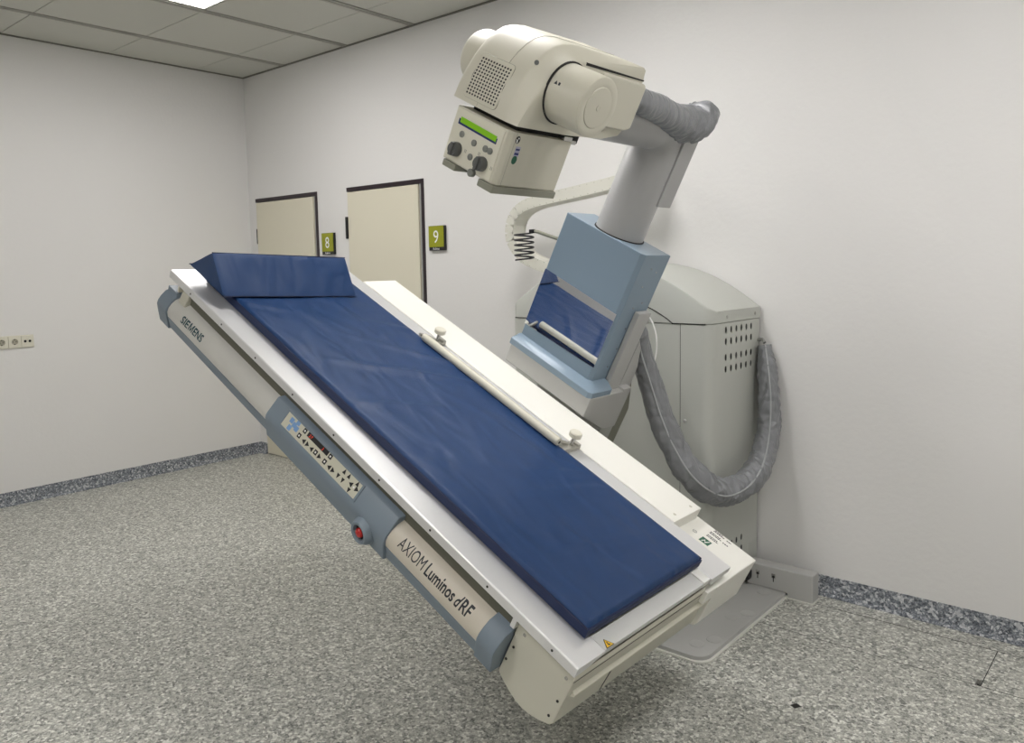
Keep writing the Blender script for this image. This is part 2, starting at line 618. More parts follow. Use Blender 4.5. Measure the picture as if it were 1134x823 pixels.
# curved front seam of the cap, a panel seam and screws
for s_ in (-1, 1):
    link('front_seam', MB().tube([(3.8 + s_ * .375, CYF - .003, CZ + .002)] + [(3.8 + s_ * (.375 - .2 * k / 8), CYF - .0035, CZ + .004 + .08 * math.sin(k / 8 * math.pi / 2)) for k in range(1, 9)], .0022, 6), m_dark, t)
link('cap_joint', MB().box(CX0 + .03, 3.43, CYF - .0015, CYF + .01, CZ - .002, CZ + .003), m_dark, t)
link('panel_seam', MB().box(4.212, 4.2135, CYF - .001, CYF + .01, .03, CZ), m_dark, t)
for x, y, z in ((4.237, CYF, .835), (4.237, CYF, .30)):
    link('screw', MB().lathe((x, y, z), (0, -1, 0), [(0, .009), (.003, .008), (.0045, .005)], 14), m_grey, t)
for y in (-.36, -.07):
    link('screw', MB().lathe((CX1 + .002, y, 1.288), (1, 0, 0), [(0, .008), (.003, .007), (.004, .004)], 14), m_chrome, t)
link('latch_door', MB().box(CX1, CX1 + .0015, -.098, -.028, .06, .2), m_cab, t, bevel=.0006)
link('lock_knob', MB().lathe((CX1, -.165, .075), (1, 0, 0), [(0, .028), (.03, .028), (.036, .022)], 12), m_black, t)
# pivot and floor plate
link('pivot_housing', MB().prism([(3.42, .28), (3.80, .28), (3.84, .4), (3.80, .62), (3.42, .62)], 'y', -1.02, CYF), m_grey, t, bevel=.02)
plp = [(3.05, -.14), (3.05, -.935)] + rc(4.555 - .06, -.935 + .06, 270, 360, .06) + [(4.555, -.14)]
link('floor_plate', MB().prism(plp, 'z', .004, .022), m_grey, t, bevel=.003)
ss = [(3.042, -.132), (3.042, -.945)] + rc(4.565 - .06, -.945 + .06, 270, 360, .06) + [(4.565, -.132)]
link('sealant_bead', MB().prism(ss, 'z', 0, .006), m_seal, t)
for x, y in ((4.479, -.202), (4.514, -.455), (4.477, -.525), (4.511, -.763), (4.474, -.836)):
    link('bolt_cover', MB().lathe((x, y, .0215), (0, 0, 1), [(0, .031), (.002, .03), (.0035, .026), (.004, .01)], 28), m_grey, t)

# duct block on the floor beside the cabinet
t = thing('cable_duct_box', 'grey metal box on the floor running along the skirting to the right of the cabinet', 'duct', (4.52, -.11, 0))
link('box', MB().box(CX1 + .012, 4.68, -.148, -.072, .022, .128).box(4.565, 4.68, -.148, -.072, .001, .03), m_grey, t, bevel=.006, seg=3)
for x, z in ((4.425, .083), (4.5, .083)):
    link('keyhole', MB().cyl((x, -.1482, z), (0, -1, 0), .006, .0012, 12).box(x - .002, x + .002, -.1492, -.148, z - .024, z), m_dark, t)
    link('key_plate', MB().box(x - .009, x + .009, -.1485, -.148, z - .006, z + .014), m_chrome, t)
link('sealant_bead', MB().box(4.566, 4.686, -.154, -.07, 0, .003), m_seal, t)

# ================================================================== TABLE
tb = thing('x_ray_table', 'long tilted examination table with silver rim, cream body and blue-grey control rail', 'examination table',
           (-.1, .4, -.25), table=True)
L = 2.13
WD = .815
# top: inner slab, silver rails along both sides, a strip at the foot
link('tabletop', MB().box(-L + .01, -.058, .115, .685, -.03, -.004), m_alu_top, tb, bevel=.001)
rim = link('side_rail', MB().prism([(0, -.004), (.003, 0), (.115, 0), (.115, -.012), (.03, -.03), (0, -.03)], 'x', -L, 0), m_alu, tb, bevel=.0015)
link('side_rail', MB().prism([(.685, 0), (WD - .003, 0), (WD, -.004), (WD, -.022), (.70, -.03), (.685, -.012)], 'x', -L, .001), m_alu, tb, bevel=.0015, o=ORG['x_ray_table'])
link('foot_strip', MB().box(-.054, -.002, .118, .64, -.02, -.001), m_alu_top, tb, bevel=.002)
link('foot_inlay', MB().box(-.075, -.056, .118, .66, -.02, -.006), m_cream, tb)
link('foot_corner_plate', MB().box(-.06, -.003, .643, .683, -.02, .0), m_white, tb, bevel=.001)
link('under_channel', MB().box(-L + .04, -.01, .022, .11, -.085, -.03), m_gap, tb)
link('head_edge', MB().box(-L, -L + .012, .1, .7, -.028, -.002), m_alu, tb)
for k in range(9):
    link('screw', MB().cyl((-1.96 + k * .235, .0005, -.016), (0, -1, 0), .0035, .0015, 10), m_dark, rim)
# warning sticker
ws = link('warning_sticker', MB().prism([(-.003, .124), (-.028, .141), (-.003, .158)], 'z', -.001, .0002), m_black, tb)
link('sticker_face', MB().prism([(-.0045, .127), (-.0255, .141), (-.0045, .155)], 'z', .0002, .0004), m_yellow, ws)
link('sticker_symbol', MB().prism([(-.007, .138), (-.019, .140), (-.018, .143), (-.012, .142), (-.007, .147)], 'z', .0004, .0006), m_black, ws)
# frame under the top
link('frame', MB().box(-2.04, -.2, .05, .8, -.18, -.045), m_gap, tb)
link('head_bracket', MB().prism([(.012, -.035), (.06, -.035), (.06, -.10), (.004, -.10), (.0, -.085)], 'x', -2.035, -1.985), m_cream_d, tb, bevel=.004)
link('bracket_clip', MB().box(-2.055, -2.045, .0, .03, -.055, -.03), m_cream, tb, bevel=.002)
# end case
cp = [(-.2, -.046), (-.2, -.216), (-.179, -.227), (-.15, -.239), (-.12, -.247), (-.095, -.249), (-.072, -.245), (-.04, -.234), (-.01, -.217), (-.003, -.205), (-.003, -.046)]
ec = link('end_case', MB().prism(cp, 'y', .02, .742), m_cream_d, tb, bevel=.004)
link('end_ridge', MB().prism([(-.003, -.118), (.007, -.112), (.007, -.106), (-.003, -.1)], 'y', .04, .742), m_cream, ec)
link('end_groove', MB().box(-.003, -.0022, .02, .8, -.062, -.06), m_dark, ec)
link('end_lip', MB().prism([(-.003, -.046), (.0, -.046), (-.003, -.03)], 'y', .01, .68), m_cream, ec)
link('end_slot', MB().prism([(.222, -.205), (.226, -.205), (.236, -.15), (.238, -.116), (.234, -.116), (.23, -.15)], 'x', -.0032, -.002), m_black, ec)
for x, z in ((-.172, -.062), (-.024, -.066), (-.186, -.118), (-.192, -.165), (-.018, -.14), (-.022, -.195)):
    link('screw', MB().cyl((x, .0205, z), (0, -1, 0), .0038 if z < -.1 else .005, .002, 12), m_dark if z < -.1 else m_chrome, ec)
link('rail_hook', MB().box(-.215, -.2, .005, .03, -.062, -.03), m_alu, tb, bevel=.002)
# rear beam: upper white part and the lower step at the foot
link('rear_beam', MB().box(-1.985, -.225, WD + .004, 1.008, -.2, .0), m_white_beam, tb, bevel=.003)
rp = [(-.5, -.045), (.013, -.045), (.013, -.195), (.006, -.212), (-.03, -.230), (-.072, -.243), (-.12, -.246), (-.2, -.216), (-.5, -.2)]
lb = link('rear_frame_end', MB().prism(rp, 'y', .74, 1.028), m_white_beam, tb, bevel=.004)
link('frame_shelf', MB().box(-.2, .012, .68, .742, -.09, -.045), m_white_beam, tb, bevel=.002)
for y in (.86, .97):
    link('screw', MB().cyl((-.25, y, -.0005), (0, 0, 1), .006, .0012, 12), m_cream_d, tb)
# green label with its logo and rows of small print
gl = link('green_label', MB().box(-.154, -.117, .903, .936, -.0452, -.0446), m_green_lbl, lb)
link('label_glyph', MB().prism([(-.147, .908), (-.140, .928), (-.134, .914), (-.126, .931), (-.122, .931), (-.132, .907), (-.139, .921), (-.143, .908)], 'z', -.0446, -.0443), m_white, lb)
pr = MB()
for y, x0, x1 in ((.957, -.152, -.106), (.966, -.152, -.112), (.985, -.155, -.108), (.994, -.155, -.115), (1.011, -.152, -.108), (1.019, -.15, -.118), (.983, -.1, -.079), (1.01, -.098, -.08)):
    x = x0
    while x < x1:
        l = random.uniform(.004, .009)
        pr.box(x, min(x + l, x1), y - .0022, y + .0022, -.045, -.0444)
        x += l + .0018
o = link('small_print', pr, m_print, lb)
o['kind'] = 'stuff'
link('label_stamp', MB().tube([(-.185 + .008 * math.cos(a), .93 + .006 * math.sin(a), -.0447) for a in [k * math.pi / 8 for k in range(17)]], .0006, 5), m_print, lb)

# control rail on the near side, a bulged section
PROF = [(.10, -.205), (.10, -.075), (.045, -.073), (.02, -.078), (-.001, -.088), (-.016, -.104), (-.0245, -.122), (-.0265, -.138), (-.021, -.158)]


def rail_y(z):
    q = PROF[3:]
    for (y0, z0), (y1, z1) in zip(q, q[1:]):
        if z1 <= z <= z0:
            return y0 + (y1 - y0) * (z - z0) / (z1 - z0)
    return q[-1][0]


def section(grow, x0, x1, mb, lower=True):
    pts = [(.10, -.205 - grow), (.10, -.075 + grow), (.045, -.073 + grow), (.018, -.078 + grow), (-.001 - grow, -.088 + grow * .6),
           (-.016 - grow, -.104), (-.0245 - grow, -.122), (-.0265 - grow, -.138), (-.021 - grow, -.158), (-.003 - grow, -.205 - grow)]
    return mb.prism(pts, 'x', x0, x1)


upl = link('upper_cover', MB().prism(PROF + [(.0, -.159)], 'x', -2.05, -1.30), m_silver, tb, angle=50)
upr = link('upper_cover', MB().prism(PROF + [(.0, -.159)], 'x', -.68, -.268), m_beige, tb, angle=50)
for a, b in ((-2.05, -1.30), (-.68, -.268)):
    link('lower_strip', MB().prism([(.10, -.207), (.10, -.160), (-.0215, -.160), (-.018, -.168), (-.004, -.207)], 'x', a, b), m_blue_d, tb, bevel=.002)
link('end_cap', section(.007, -2.125, -2.05, MB()), m_blue_d, tb, angle=50, bevel=.003)
link('end_cap', section(.007, -.268, -.203, MB()), m_blue_d, tb, angle=50, bevel=.003)
link('cap_block', MB().box(-2.123, -2.052, .0, .05, -.088, -.062), m_blue_d, tb, bevel=.002)
# control unit in the middle; its flat face carries the keypad
cu = link('control_unit', MB().prism([(.10, -.216), (.10, -.062), (.03, -.060), (.0, -.063), (-.004, -.066), (-.0305, -.117), (-.0345, -.128),
                                      (-.0345, -.140), (-.029, -.162), (-.010, -.216)], 'x', -1.32, -.665), m_blue_d, tb, bevel=.004, angle=50)
# frame of reference on the sloping face: s down the slope, x along
F0, F1 = Vector((-.0045, -.0670)), Vector((-.0300, -.1160))
FS = (F1 - F0)
FL = FS.length
FD = FS / FL
FN = Vector((FD.y, -FD.x))       # outward (towards -y)
if FN.x > 0:
    FN = -FN


def face(x, s, h=0.0):
    q = F0 + FD * s + FN * h
    return (x, q.x, q.y)


def face_poly(mb, pts, h0, h1):
    n = len(pts)
    return mb.add([face(x, s, h0) for x, s in pts] + [face(x, s, h1) for x, s in pts],
                  [tuple(range(n)), tuple(range(2 * n - 1, n - 1, -1))] + [(i, (i + 1) % n, n + (i + 1) % n, n + i) for i in range(n)])


kp = MB()
face_poly(kp, [(-1.238, .0035), (-.832, .0035), (-.832, .053), (-1.238, .053)], .0002, .0012)
link('keypad_film', kp, m_keypad, cu)
kr = MB()
for x0, x1, s0, s1 in ((-1.246, -.824, -.001, .0035), (-1.246, -.824, .053, .058), (-1.246, -1.238, .0, .057), (-.832, -.824, .0, .057)):
    face_poly(kr, [(x0, s0), (x1, s0), (x1, s1), (x0, s1)], 0, .003)
link('keypad_rim', kr, m_blue_d, cu)


def key(pts, m=m_black, name='key'):
    b = MB()
    face_poly(b, pts, .0012, .002)
    return link(name, b, m, cu)


def kx(x):                       # positions were read at the plane y = -0.02
    return x


def sq(x, s, a=.0075):
    return [(x - a, s - a), (x + a, s - a), (x + a, s + a), (x - a, s + a)]


def tri(x, s, d, a=.0085):
    if d == 'l':
        return [(x - a, s), (x + a * .8, s - a), (x + a * .8, s + a)]
    if d == 'r':
        return [(x + a, s), (x - a * .8, s - a), (x - a * .8, s + a)]
    if d == 'u':
        return [(x, s - a), (x + a * .8, s + a * .8), (x - a * .8, s + a * .8)]
    return [(x, s + a), (x + a * .8, s - a * .8), (x - a * .8, s - a * .8)]


for x, s in ((-1.207, .018), (-1.178, .008), (-1.188, .0235), (-1.200, .041), (-1.172, .028)):
    key(sq(x, s, .0085), m_key_blue)
for x, s in ((-1.137, .012), (-1.146, .036), (-.995, .012), (-1.052, .036), (-1.002, .036)):
    k = key(sq(x, s))
    b = MB()
    face_poly(b, sq(x, s, .003), .002, .0023)
    link('key_symbol', b, m_white, cu)
dsp = key([(-1.121, .004), (-1.008, .004), (-1.008, .019), (-1.121, .019)], m_black, 'display_window')
for st, x in (('2', -1.112), ('7', -1.103), ('2', -1.040)):
    dg = MB()
    vs, fs = text_mb(st, .013, shear=.2)
    dg.add([face(x + v.x, .0165 - v.y, .0021) for v in vs], fs)
    link('display_digit', dg, m_red_led, cu)
for x, s, d in ((-1.118, .0375, 'l'), (-1.097, .0375, 'r'), (-1.074, .0375, 'l'), (-1.030, .0375, 'r'), (-.976, .0375, 'l'), (-.956, .0375, 'r'),
                (-.917, .013, 'u'), (-.893, .013, 'u'), (-.929, .037, 'd'), (-.905, .037, 'd'),
                (-.851, .006 + .005, 'u'), (-.872, .026, 'l'), (-.842, .026, 'r'), (-.866, .0445, 'd')):
    key(tri(x, s, d))
key(sq(-.856, .027, .003), m_white)
# emergency stop on the lower edge of the unit
eb = MB().lathe((-.757, -.018, -.172), (0, -1, -.15), [(0, .045), (.014, .043), (.028, .036), (.031, .033), (.030, .026), (.018, .023)], 36)
link('stop_collar', eb, m_blue_d, cu, angle=30)
link('stop_well', MB().cyl((-.757, -.035, -.1755), (0, -1, -.15), .0225, .002, 24), m_black, cu)
link('stop_button', MB().lathe((-.757, -.034, -.1755), (0, -1, -.15), [(0, .015), (.010, .015), (.014, .012), (.0155, .005)], 24), m_red, cu)


# lettering follows the bulge of the covers
def on_rail(x0, zb, slope=1.0):
    return lambda u, v: (x0 + u, rail_y(zb + v) - .0006, zb + v)


def zcuts(zb):
    return [z - zb for _, z in PROF[3:] if 0 < z - zb < .05]


tx = MB()
put_text(tx, 'SIE', .036, on_rail(-1.95, -.126), width=.053, bold=.0008, cuts=zcuts(-.126))
put_text(tx, 'ENS', .036, on_rail(-1.857, -.126), width=.066, bold=.0008, cuts=zcuts(-.126))
# the M with upright legs
mh, mx = .0262, -1.8905
fm = on_rail(mx, -.126)
for q in ([(0, 0), (.0045, 0), (.0045, mh), (0, mh)], [(.0235, 0), (.028, 0), (.028, mh), (.0235, mh)],
          [(.0045, mh), (.0045, mh * .72), (.0118, .002), (.0162, .002), (.0075, mh)][:4] + [(.0062, mh)],
          [(.0235, mh), (.0218, mh), (.0118, .002), (.0162, .002), (.0235, mh * .72)]):
    seg = 6
    zs = [min(v for _, v in q) + (max(v for _, v in q) - min(v for _, v in q)) * k / seg for k in range(seg + 1)]
    rows = []
    for z in zs:                 # horizontal slices so that the stroke follows the bulge
        hits = []
        for (x0, y0), (x1, y1) in zip(q, q[1:] + q[:1]):
            if abs(y1 - y0) > 1e-9 and min(y0, y1) - 1e-9 <= z <= max(y0, y1) + 1e-9:
                hits.append(x0 + (x1 - x0) * (z - y0) / (y1 - y0))
        rows.append((min(hits), max(hits), z))
    tx.add([fm(a, z) for r in rows for a, z in ((r[0], r[2]), (r[1], r[2]))],
           [(2 * k, 2 * k + 1, 2 * k + 3, 2 * k + 2) for k in range(seg)])
link('lettering', tx, m_print_teal, upl)
tx = MB()
ZB = -.122
put_text(tx, 'AXIOM', .043, on_rail(-.622, ZB), width=.108, cuts=zcuts(ZB))
link('lettering', tx, m_print, upr)
tx = MB()
put_text(tx, 'Luminos', .043, on_rail(-.503, ZB), width=.118, bold=.0009, cuts=zcuts(ZB))
put_text(tx, 'd', .043, on_rail(-.377, ZB), width=.018, bold=.0009, shear=.25, cuts=zcuts(ZB))
put_text(tx, 'RF', .043, on_rail(-.356, ZB), width=.037, bold=.0009, cuts=zcuts(ZB))
link('lettering', tx, m_print, upr)

# ================================================================== MATTRESS
mt = thing('mattress', 'navy blue vinyl mattress pad lying on the tilted table', 'mattress', (-1.0, .39, 0), table=True)
X0, X1, Y0, Y1, TZ = -2.02, -.055, .092, .688, .041
nx, ny = 230, 76


def wrinkle(x, y):
    p = Vector((x * 2.2 + y * 1.7, y * 4.2 - x * .9, 3.1))
    a = noise.noise(p) * .0042
    # gathered folds along the far edge, under the rod
    e = max(0, (y - .42) / .26)
    a += math.sin((x * 34 + y * 30) + 5 * noise.noise(Vector((x * 3, y * 3, 1)))) * .0012 * e * max(0, noise.noise(Vector((x * 2.3, 0, 7))) + .25)
    # one long oblique fold near the middle
    for c, k, am in ((-1.22, .55, .006), (-.98, .35, .004), (-.62, .5, .003), (-.5, .3, .003), (-1.62, .5, .004), (-1.45, .9, .004), (-.25, .25, .003)):
        d = (x - c) - k * (y - .4)
        a += am * math.exp(-(d / .022) ** 2) * (.5 + .5 * math.sin(y * 9 + c * 7))
    return a * 1.7


mb = MB()
loops = []
rr = .012
for j in range(ny + 1):
    v = j / ny
    # cross profile: bottom edge, up the side, over the top, down
    pass
pts_y = [(Y0, .002), (Y0 - .001, .012), (Y0 - .001, .028), (Y0 + .004, .037)] + [(Y0 + .012 + (Y1 - Y0 - .024) * j / ny, TZ) for j in range(ny + 1)] + \
        [(Y1 - .004, .037), (Y1 + .001, .028), (Y1 + .001, .012), (Y1, .002)]
for i in range(nx + 1):
    x = X0 + (X1 - X0) * i / nx
    e = min(i, nx - i) / nx * (X1 - X0)
    f = 1 if e > .014 else math.sqrt(max(0, 1 - ((.014 - e) / .014) ** 2)) * .55 + .45
    row = []
    for (y, z) in pts_y:
        z2 = z * f
        if z > .03:
            edge = min(1, min(y - Y0, Y1 - y) / .03)
            z2 += wrinkle(x, y) * max(0, edge) * (1 if e > .02 else .3)
        yy = y + (.003 * noise.noise(Vector((x * 3, z * 5, 2))) if z < TZ else 0)
        row.append((x, yy, max(z2, .001)))
    loops.append(row)
mb.loft(loops)
mo = link('cover', mb, m_navy, mt, angle=60)
def ring_(x0, x1, y0, y1):
    return [(x0, y0), (x1, y0), (x1, y1), (x0, y1)]


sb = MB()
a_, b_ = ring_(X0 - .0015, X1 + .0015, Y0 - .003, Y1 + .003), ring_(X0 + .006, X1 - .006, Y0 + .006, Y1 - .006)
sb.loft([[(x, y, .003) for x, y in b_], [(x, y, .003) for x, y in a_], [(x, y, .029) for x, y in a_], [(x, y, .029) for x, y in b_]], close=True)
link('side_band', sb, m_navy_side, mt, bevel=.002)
for yy in (Y0 - .0015, Y1 + .0015):
    link('piping', MB().tube([(X0 + .01, yy, .03)] + [(X0 + (X1 - X0) * k / 30, yy, .031) for k in range(1, 30)] + [(X1 - .003, yy, .031)], .0028, 6), m_navy_pipe, mt)
link('piping', MB().tube([(X1, Y0 + (Y1 - Y0) * k / 10, .022) for k in range(11)], .0028, 6), m_navy_pipe, mt)

# wedge cushion at the head
wg = thing('wedge_cushion', 'navy blue triangular wedge cushion at the head end of the table', 'cushion', (-1.94, .33, .043), table=True)
A, B, Cc = (-2.085, .045), (-1.948, .159), (-1.815, .045)


def wround(P, Q, Rr, r=.007, n=4):
    """rounded corner at Q between P and R"""
    P, Q, Rr = Vector(P), Vector(Q), Vector(Rr)
    a, b = Q + (P - Q).normalized() * r, Q + (Rr - Q).normalized() * r
    return [tuple(a.lerp(Q, t).lerp(Q.lerp(b, t), t)) for t in [k / n for k in range(n + 1)]]


sec = []
for P, Q, Rr in ((Cc, A, B), (A, B, Cc), (B, Cc, A)):
    sec += wround(P, Q, Rr)
# subdivide the flanks
full = []
for i in range(len(sec)):
    p, q = Vector(sec[i]), Vector(sec[(i + 1) % len(sec)])
    n = max(1, int((q - p).length / .012))
    full += [tuple(p.lerp(q, k / n)) for k in range(n)]
loops = []
NY = 60
for j in range(NY + 1):
    v = j / NY
    y = .045 + .565 * v
    e = min(v, 1 - v) * .565
    sc = 1 - .05 * max(0, 1 - e / .01) ** 2
    c = Vector((-1.95, .083))
    row = []
    for (x, z) in full:
        p = c + (Vector((x, z)) - c) * sc
        nz = noise.noise(Vector((p.x * 9 + y * 2, y * 5, p.y * 9))) * .004 + \
            .0022 * math.sin(y * 60 + 8 * noise.noise(Vector((p.x * 5, y * 4, 0)))) * max(0, noise.noise(Vector((y * 4, p.x * 8, 5))))
        d = (p - c).normalized()
        bow = .004 * math.sin(v * math.pi)
        q = p + d * nz
        row.append((q.x + (y - .05) * .085 + bow, y, max(q.y, .0455)))
    loops.append(row)
link('cover', MB().loft(loops), m_navy, wg, angle=60)
for pt in (A, B, Cc):
    link('seam', MB().tube([(pt[0] + (.045 + .565 * k / 12 - .05) * .085, .045 + .565 * k / 12, pt[1] - .0015 + (.003 if pt is not B else 0)) for k in range(13)], .0022, 6), m_navy_pipe, wg)
# ================================================================== GRAB ROD
gr = thing('grab_rod', 'cream grab rod with two round clamp knobs lying along the far rim of the table', 'rod', (-1.03, .74, 0), table=True)
link('rod', MB().lathe((-1.405, .676, .054), (1, 0, 0), [(0, .012), (.004, .0155), (.74, .0155), (.744, .012)], 28), m_head, gr)
link('rod_hole', MB().cyl((-.6606, .676, .054), (1, 0, 0), .006, .0008, 12), m_black, gr)
for xk in (-1.425, -.672):
    s_ = -1 if xk < -1 else 1
    cl = link('clamp', MB().box(xk - .022, xk + .022, .735, .815, .0, .012).box(xk - .03, xk + .03, .70, .74, .002, .028)
              .box(xk - .02, xk + .02, .80, .817, .0, .02), m_tray2, gr, bevel=.003)
    link('clamp_arm', MB().tube([(xk - s_ * .005, .76, .02), (xk, .73, .035), (xk - s_ * .02 + (s_ * .02), .70, .045), (xk + s_ * .004, .676, .05)], .007, 8), m_tray2, gr)
    link('screw_shaft', MB().cyl((xk, .782, .01), (0, 0, 1), .007, .045, 14), m_chrome, gr)
    link('knob', MB().lathe((xk, .782, .046), (0, 0, 1), [(0, .017), (.004, .0225), (.018, .0235), (.022, .020), (.023, .012)], 28), m_cream, gr)

# ================================================================== TOWER (blue base, column, arm, tube head, collimator)
tw = thing('x_ray_tower', 'blue tower box with grey column carrying the cream X-ray tube head above the table', 'x-ray machine',
           (-1.04, 1.15, 0), table=True)
bs = link('carriage_base', MB().prism([(1.012, .09), (1.012, .008), (1.21, -.092), (1.30, -.092), (1.30, .10), (1.24, .10), (1.24, .09)], 'x', -1.238, -.795), m_grey, tw, bevel=.004)
bx = link('blue_housing', MB().prism([(-1.233, 1.05), (-1.23, 1.047), (-.862, 1.047), (-.847, 1.062), (-.847, 1.232), (-1.233, 1.232)], 'z', .11, .672), m_blue, tw, bevel=.004)
bp_ = MB()
lo = [(-1.243, 1.004), (-.812, 1.004), (-.797, 1.018), (-.797, 1.150), (-1.243, 1.150)]
hi = [(-1.235, 1.04), (-.858, 1.04), (-.838, 1.056), (-.832, 1.148), (-1.235, 1.148)]
bp_.loft([[(x, y, .086) for x, y in lo], [(x, y, .112) for x, y in lo], [(x, y, .134) for x, y in hi]])
link('blue_skirt', bp_, m_blue, tw, bevel=.003)
link('back_panel', MB().box(-1.231, -.849, 1.235, 1.246, .12, .668), m_blue, tw, bevel=.002)
mp = link('mirror_plate', MB().prism([(-1.2335, .18), (-.856, .190), (-.856, .424), (-1.2335, .430)], 'y', 1.0455, 1.0468), m_mirror, tw)
for y, z in ((1.14, .615), (1.185, .60), (1.13, .54), (1.13, .45), (1.18, .47), (1.14, .36), (1.19, .33), (1.14, .27), (1.2, .2), (1.13, .19)):
    link('screw', MB().cyl((-.8475, y, z), (1, 0, 0), .0035, .0012, 10), m_chrome, bx)
link('column_collar', MB().lathe((-1.041, 1.15, .667), (0, 0, 1), [(0, .102), (.008, .101), (.009, .097)], 44), m_dark, tw)
# column and arm in one sweep with a tight elbow
path = [(-1.041, 1.15, .64), (-1.041, 1.15, .8), (-1.041, 1.15, 1.0)] + \
       [(-1.041, 1.05 + .10 * math.cos(a), 1.005 + .10 * math.sin(a)) for a in [math.pi / 2 * k / 10 for k in range(11)]] + [(-1.041, .9, 1.105), (-1.041, .68, 1.105)]
link('column', MB().tube(path, .0965, 48), m_col, tw, angle=60)
link('counter_plate', MB().box(-1.14, -.938, 1.16, 1.255, .825, 1.108), m_col, tw, bevel=.003)
link('guide_rail', MB().box(-.846, -.822, 1.152, 1.242, -.115, .436), m_grey, tw, bevel=.004)
link('guide_rail', MB().prism([(1.245, -.33), (1.345, -.33), (1.345, .0), (1.325, .18), (1.285, .27), (1.245, .31)], 'x', -.846, -.822), m_grey, tw, bevel=.004)
link('carriage_arm', MB().prism([(1.35, -.33), (1.43, -.33), (1.43, -.05), (1.35, .10)], 'x', -.87, -.83), m_tray, tw, bevel=.004)
link('carriage_block', MB().box(-1.2, -.875, 1.25, 1.36, -.20, .30), m_grey, tw, bevel=.01)
link('side_strip', MB().box(-1.241, -1.2335, 1.185, 1.235, .39, .50), m_black, tw, bevel=.001)

# --- tube housing
HP = [(.220, 1.025), (.222, 1.06), (.230, 1.105), (.244, 1.152), (.257, 1.178), (.271, 1.200), (.293, 1.226), (.320, 1.247), (.352, 1.260), (.396, 1.267),
      (.50, 1.269), (.70, 1.272), (.715, 1.265), (.722, 1.235), (.722, 1.085), (.700, 1.055), (.62, 1.035), (.45, 1.025)]
cen = Vector((.47, 1.13))
hx0, hx1 = -1.172, -.912
loops = []
for x, ins in ((hx0, .028), (hx0 + .004, .013), (hx0 + .014, .003), (hx0 + .03, 0), (-1.04, 0), (hx1 - .052, 0), (hx1 - .046, .001), (hx1 - .041, .004), (hx1 - .004, .034), (hx1, .040)):
    row = []
    n = len(HP)
    for i, q in enumerate(HP):
        q = Vector(q)
        d = (cen - q).normalized()
        wgt = 1.0 if 3 <= i <= 9 else (.6 if i == 2 else (.5 if i == 10 else (.1 if i == 0 else (.35 if i == 1 else .08))))
        if x < -1.1:
            wgt *= .35
        p = q + d * ins * wgt
        row.append((x, p.x, p.y))
    loops.append(row)
hs_ = link('tube_housing', MB().loft(loops), m_head, tw, angle=48)
# upper cover with an overhang above the side, shadow joint below it
link('cover_joint', MB().prism([(.42, 1.228), (.722, 1.232), (.722, 1.236), (.42, 1.236)], 'x', -.918, -.9105), m_dark, hs_)
link('rear_shell', MB().prism([(.47, 1.075), (.50, 1.225), (.725, 1.226), (.735, 1.215), (.733, 1.085), (.70, 1.075)], 'x', -1.16, -.899), m_head, tw, bevel=.008, seg=3)
link('collar', MB().lathe((-1.041, .44, 1.128), (0, 1, 0), [(0, .09), (.01, .110), (.255, .113), (.265, .105)], 44), m_head, tw, angle=30)
# x-ray tube drums
dr = link('tube_drum', MB().lathe((-.93, .372, 1.141), (1, 0, 0), [(0, .084), (.134, .084), (.140, .082), (.142, .078), (.142, .060), (.1415, .058), (.1415, 0.004)], 64), m_head, tw, angle=30)
link('drum_disc', MB().lathe((-.789, .372, 1.141), (1, 0, 0), [(0, .057), (.0025, .055), (.003, .05)], 48), m_head, dr)
link('disc_centre', MB().lathe((-.7865, .372, 1.141), (1, 0, 0), [(0, .009), (.002, .008), (.0015, .005)], 20), m_head, dr)
link('drum_gap', MB().lathe((-.914, .372, 1.141), (1, 0, 0), [(0, .0885), (.005, .0885), (.0052, .08)], 48), m_dark, tw)
link('rear_drum', MB().lathe((-1.15, .372, 1.138), (-1, 0, 0), [(0, .086), (.105, .084), (.118, .078), (.122, .06)], 56), m_head, tw, angle=30)
mk = MB()


def drum_pt(u, v):               # wrap on the drum surface
    a = math.radians(194) + v / .084
    return (-.895 + u, .372 + .0846 * math.cos(a), 1.141 - .0846 * math.sin(a))


for q in ([(0, 0), (.012, 0), (.006, .011)], [(.015, 0), (.022, 0), (.022, .008), (.015, .009)]):
    o_ = len(mk.v)
    mk.add([drum_pt(u, v) for u, v in q], [tuple(range(len(q)))])
link('drum_marks', mk, m_print, dr)
# grille: raised plate with a grid of real holes
gx0, gx1 = -1.137, -1.002


def front_y(z):
    q = HP[:8]
    for (y0, z0), (y1, z1) in zip(q, q[1:]):
        if z0 <= z <= z1:
            return y0 + (y1 - y0) * (z - z0) / (z1 - z0)
    return q[-1][0]


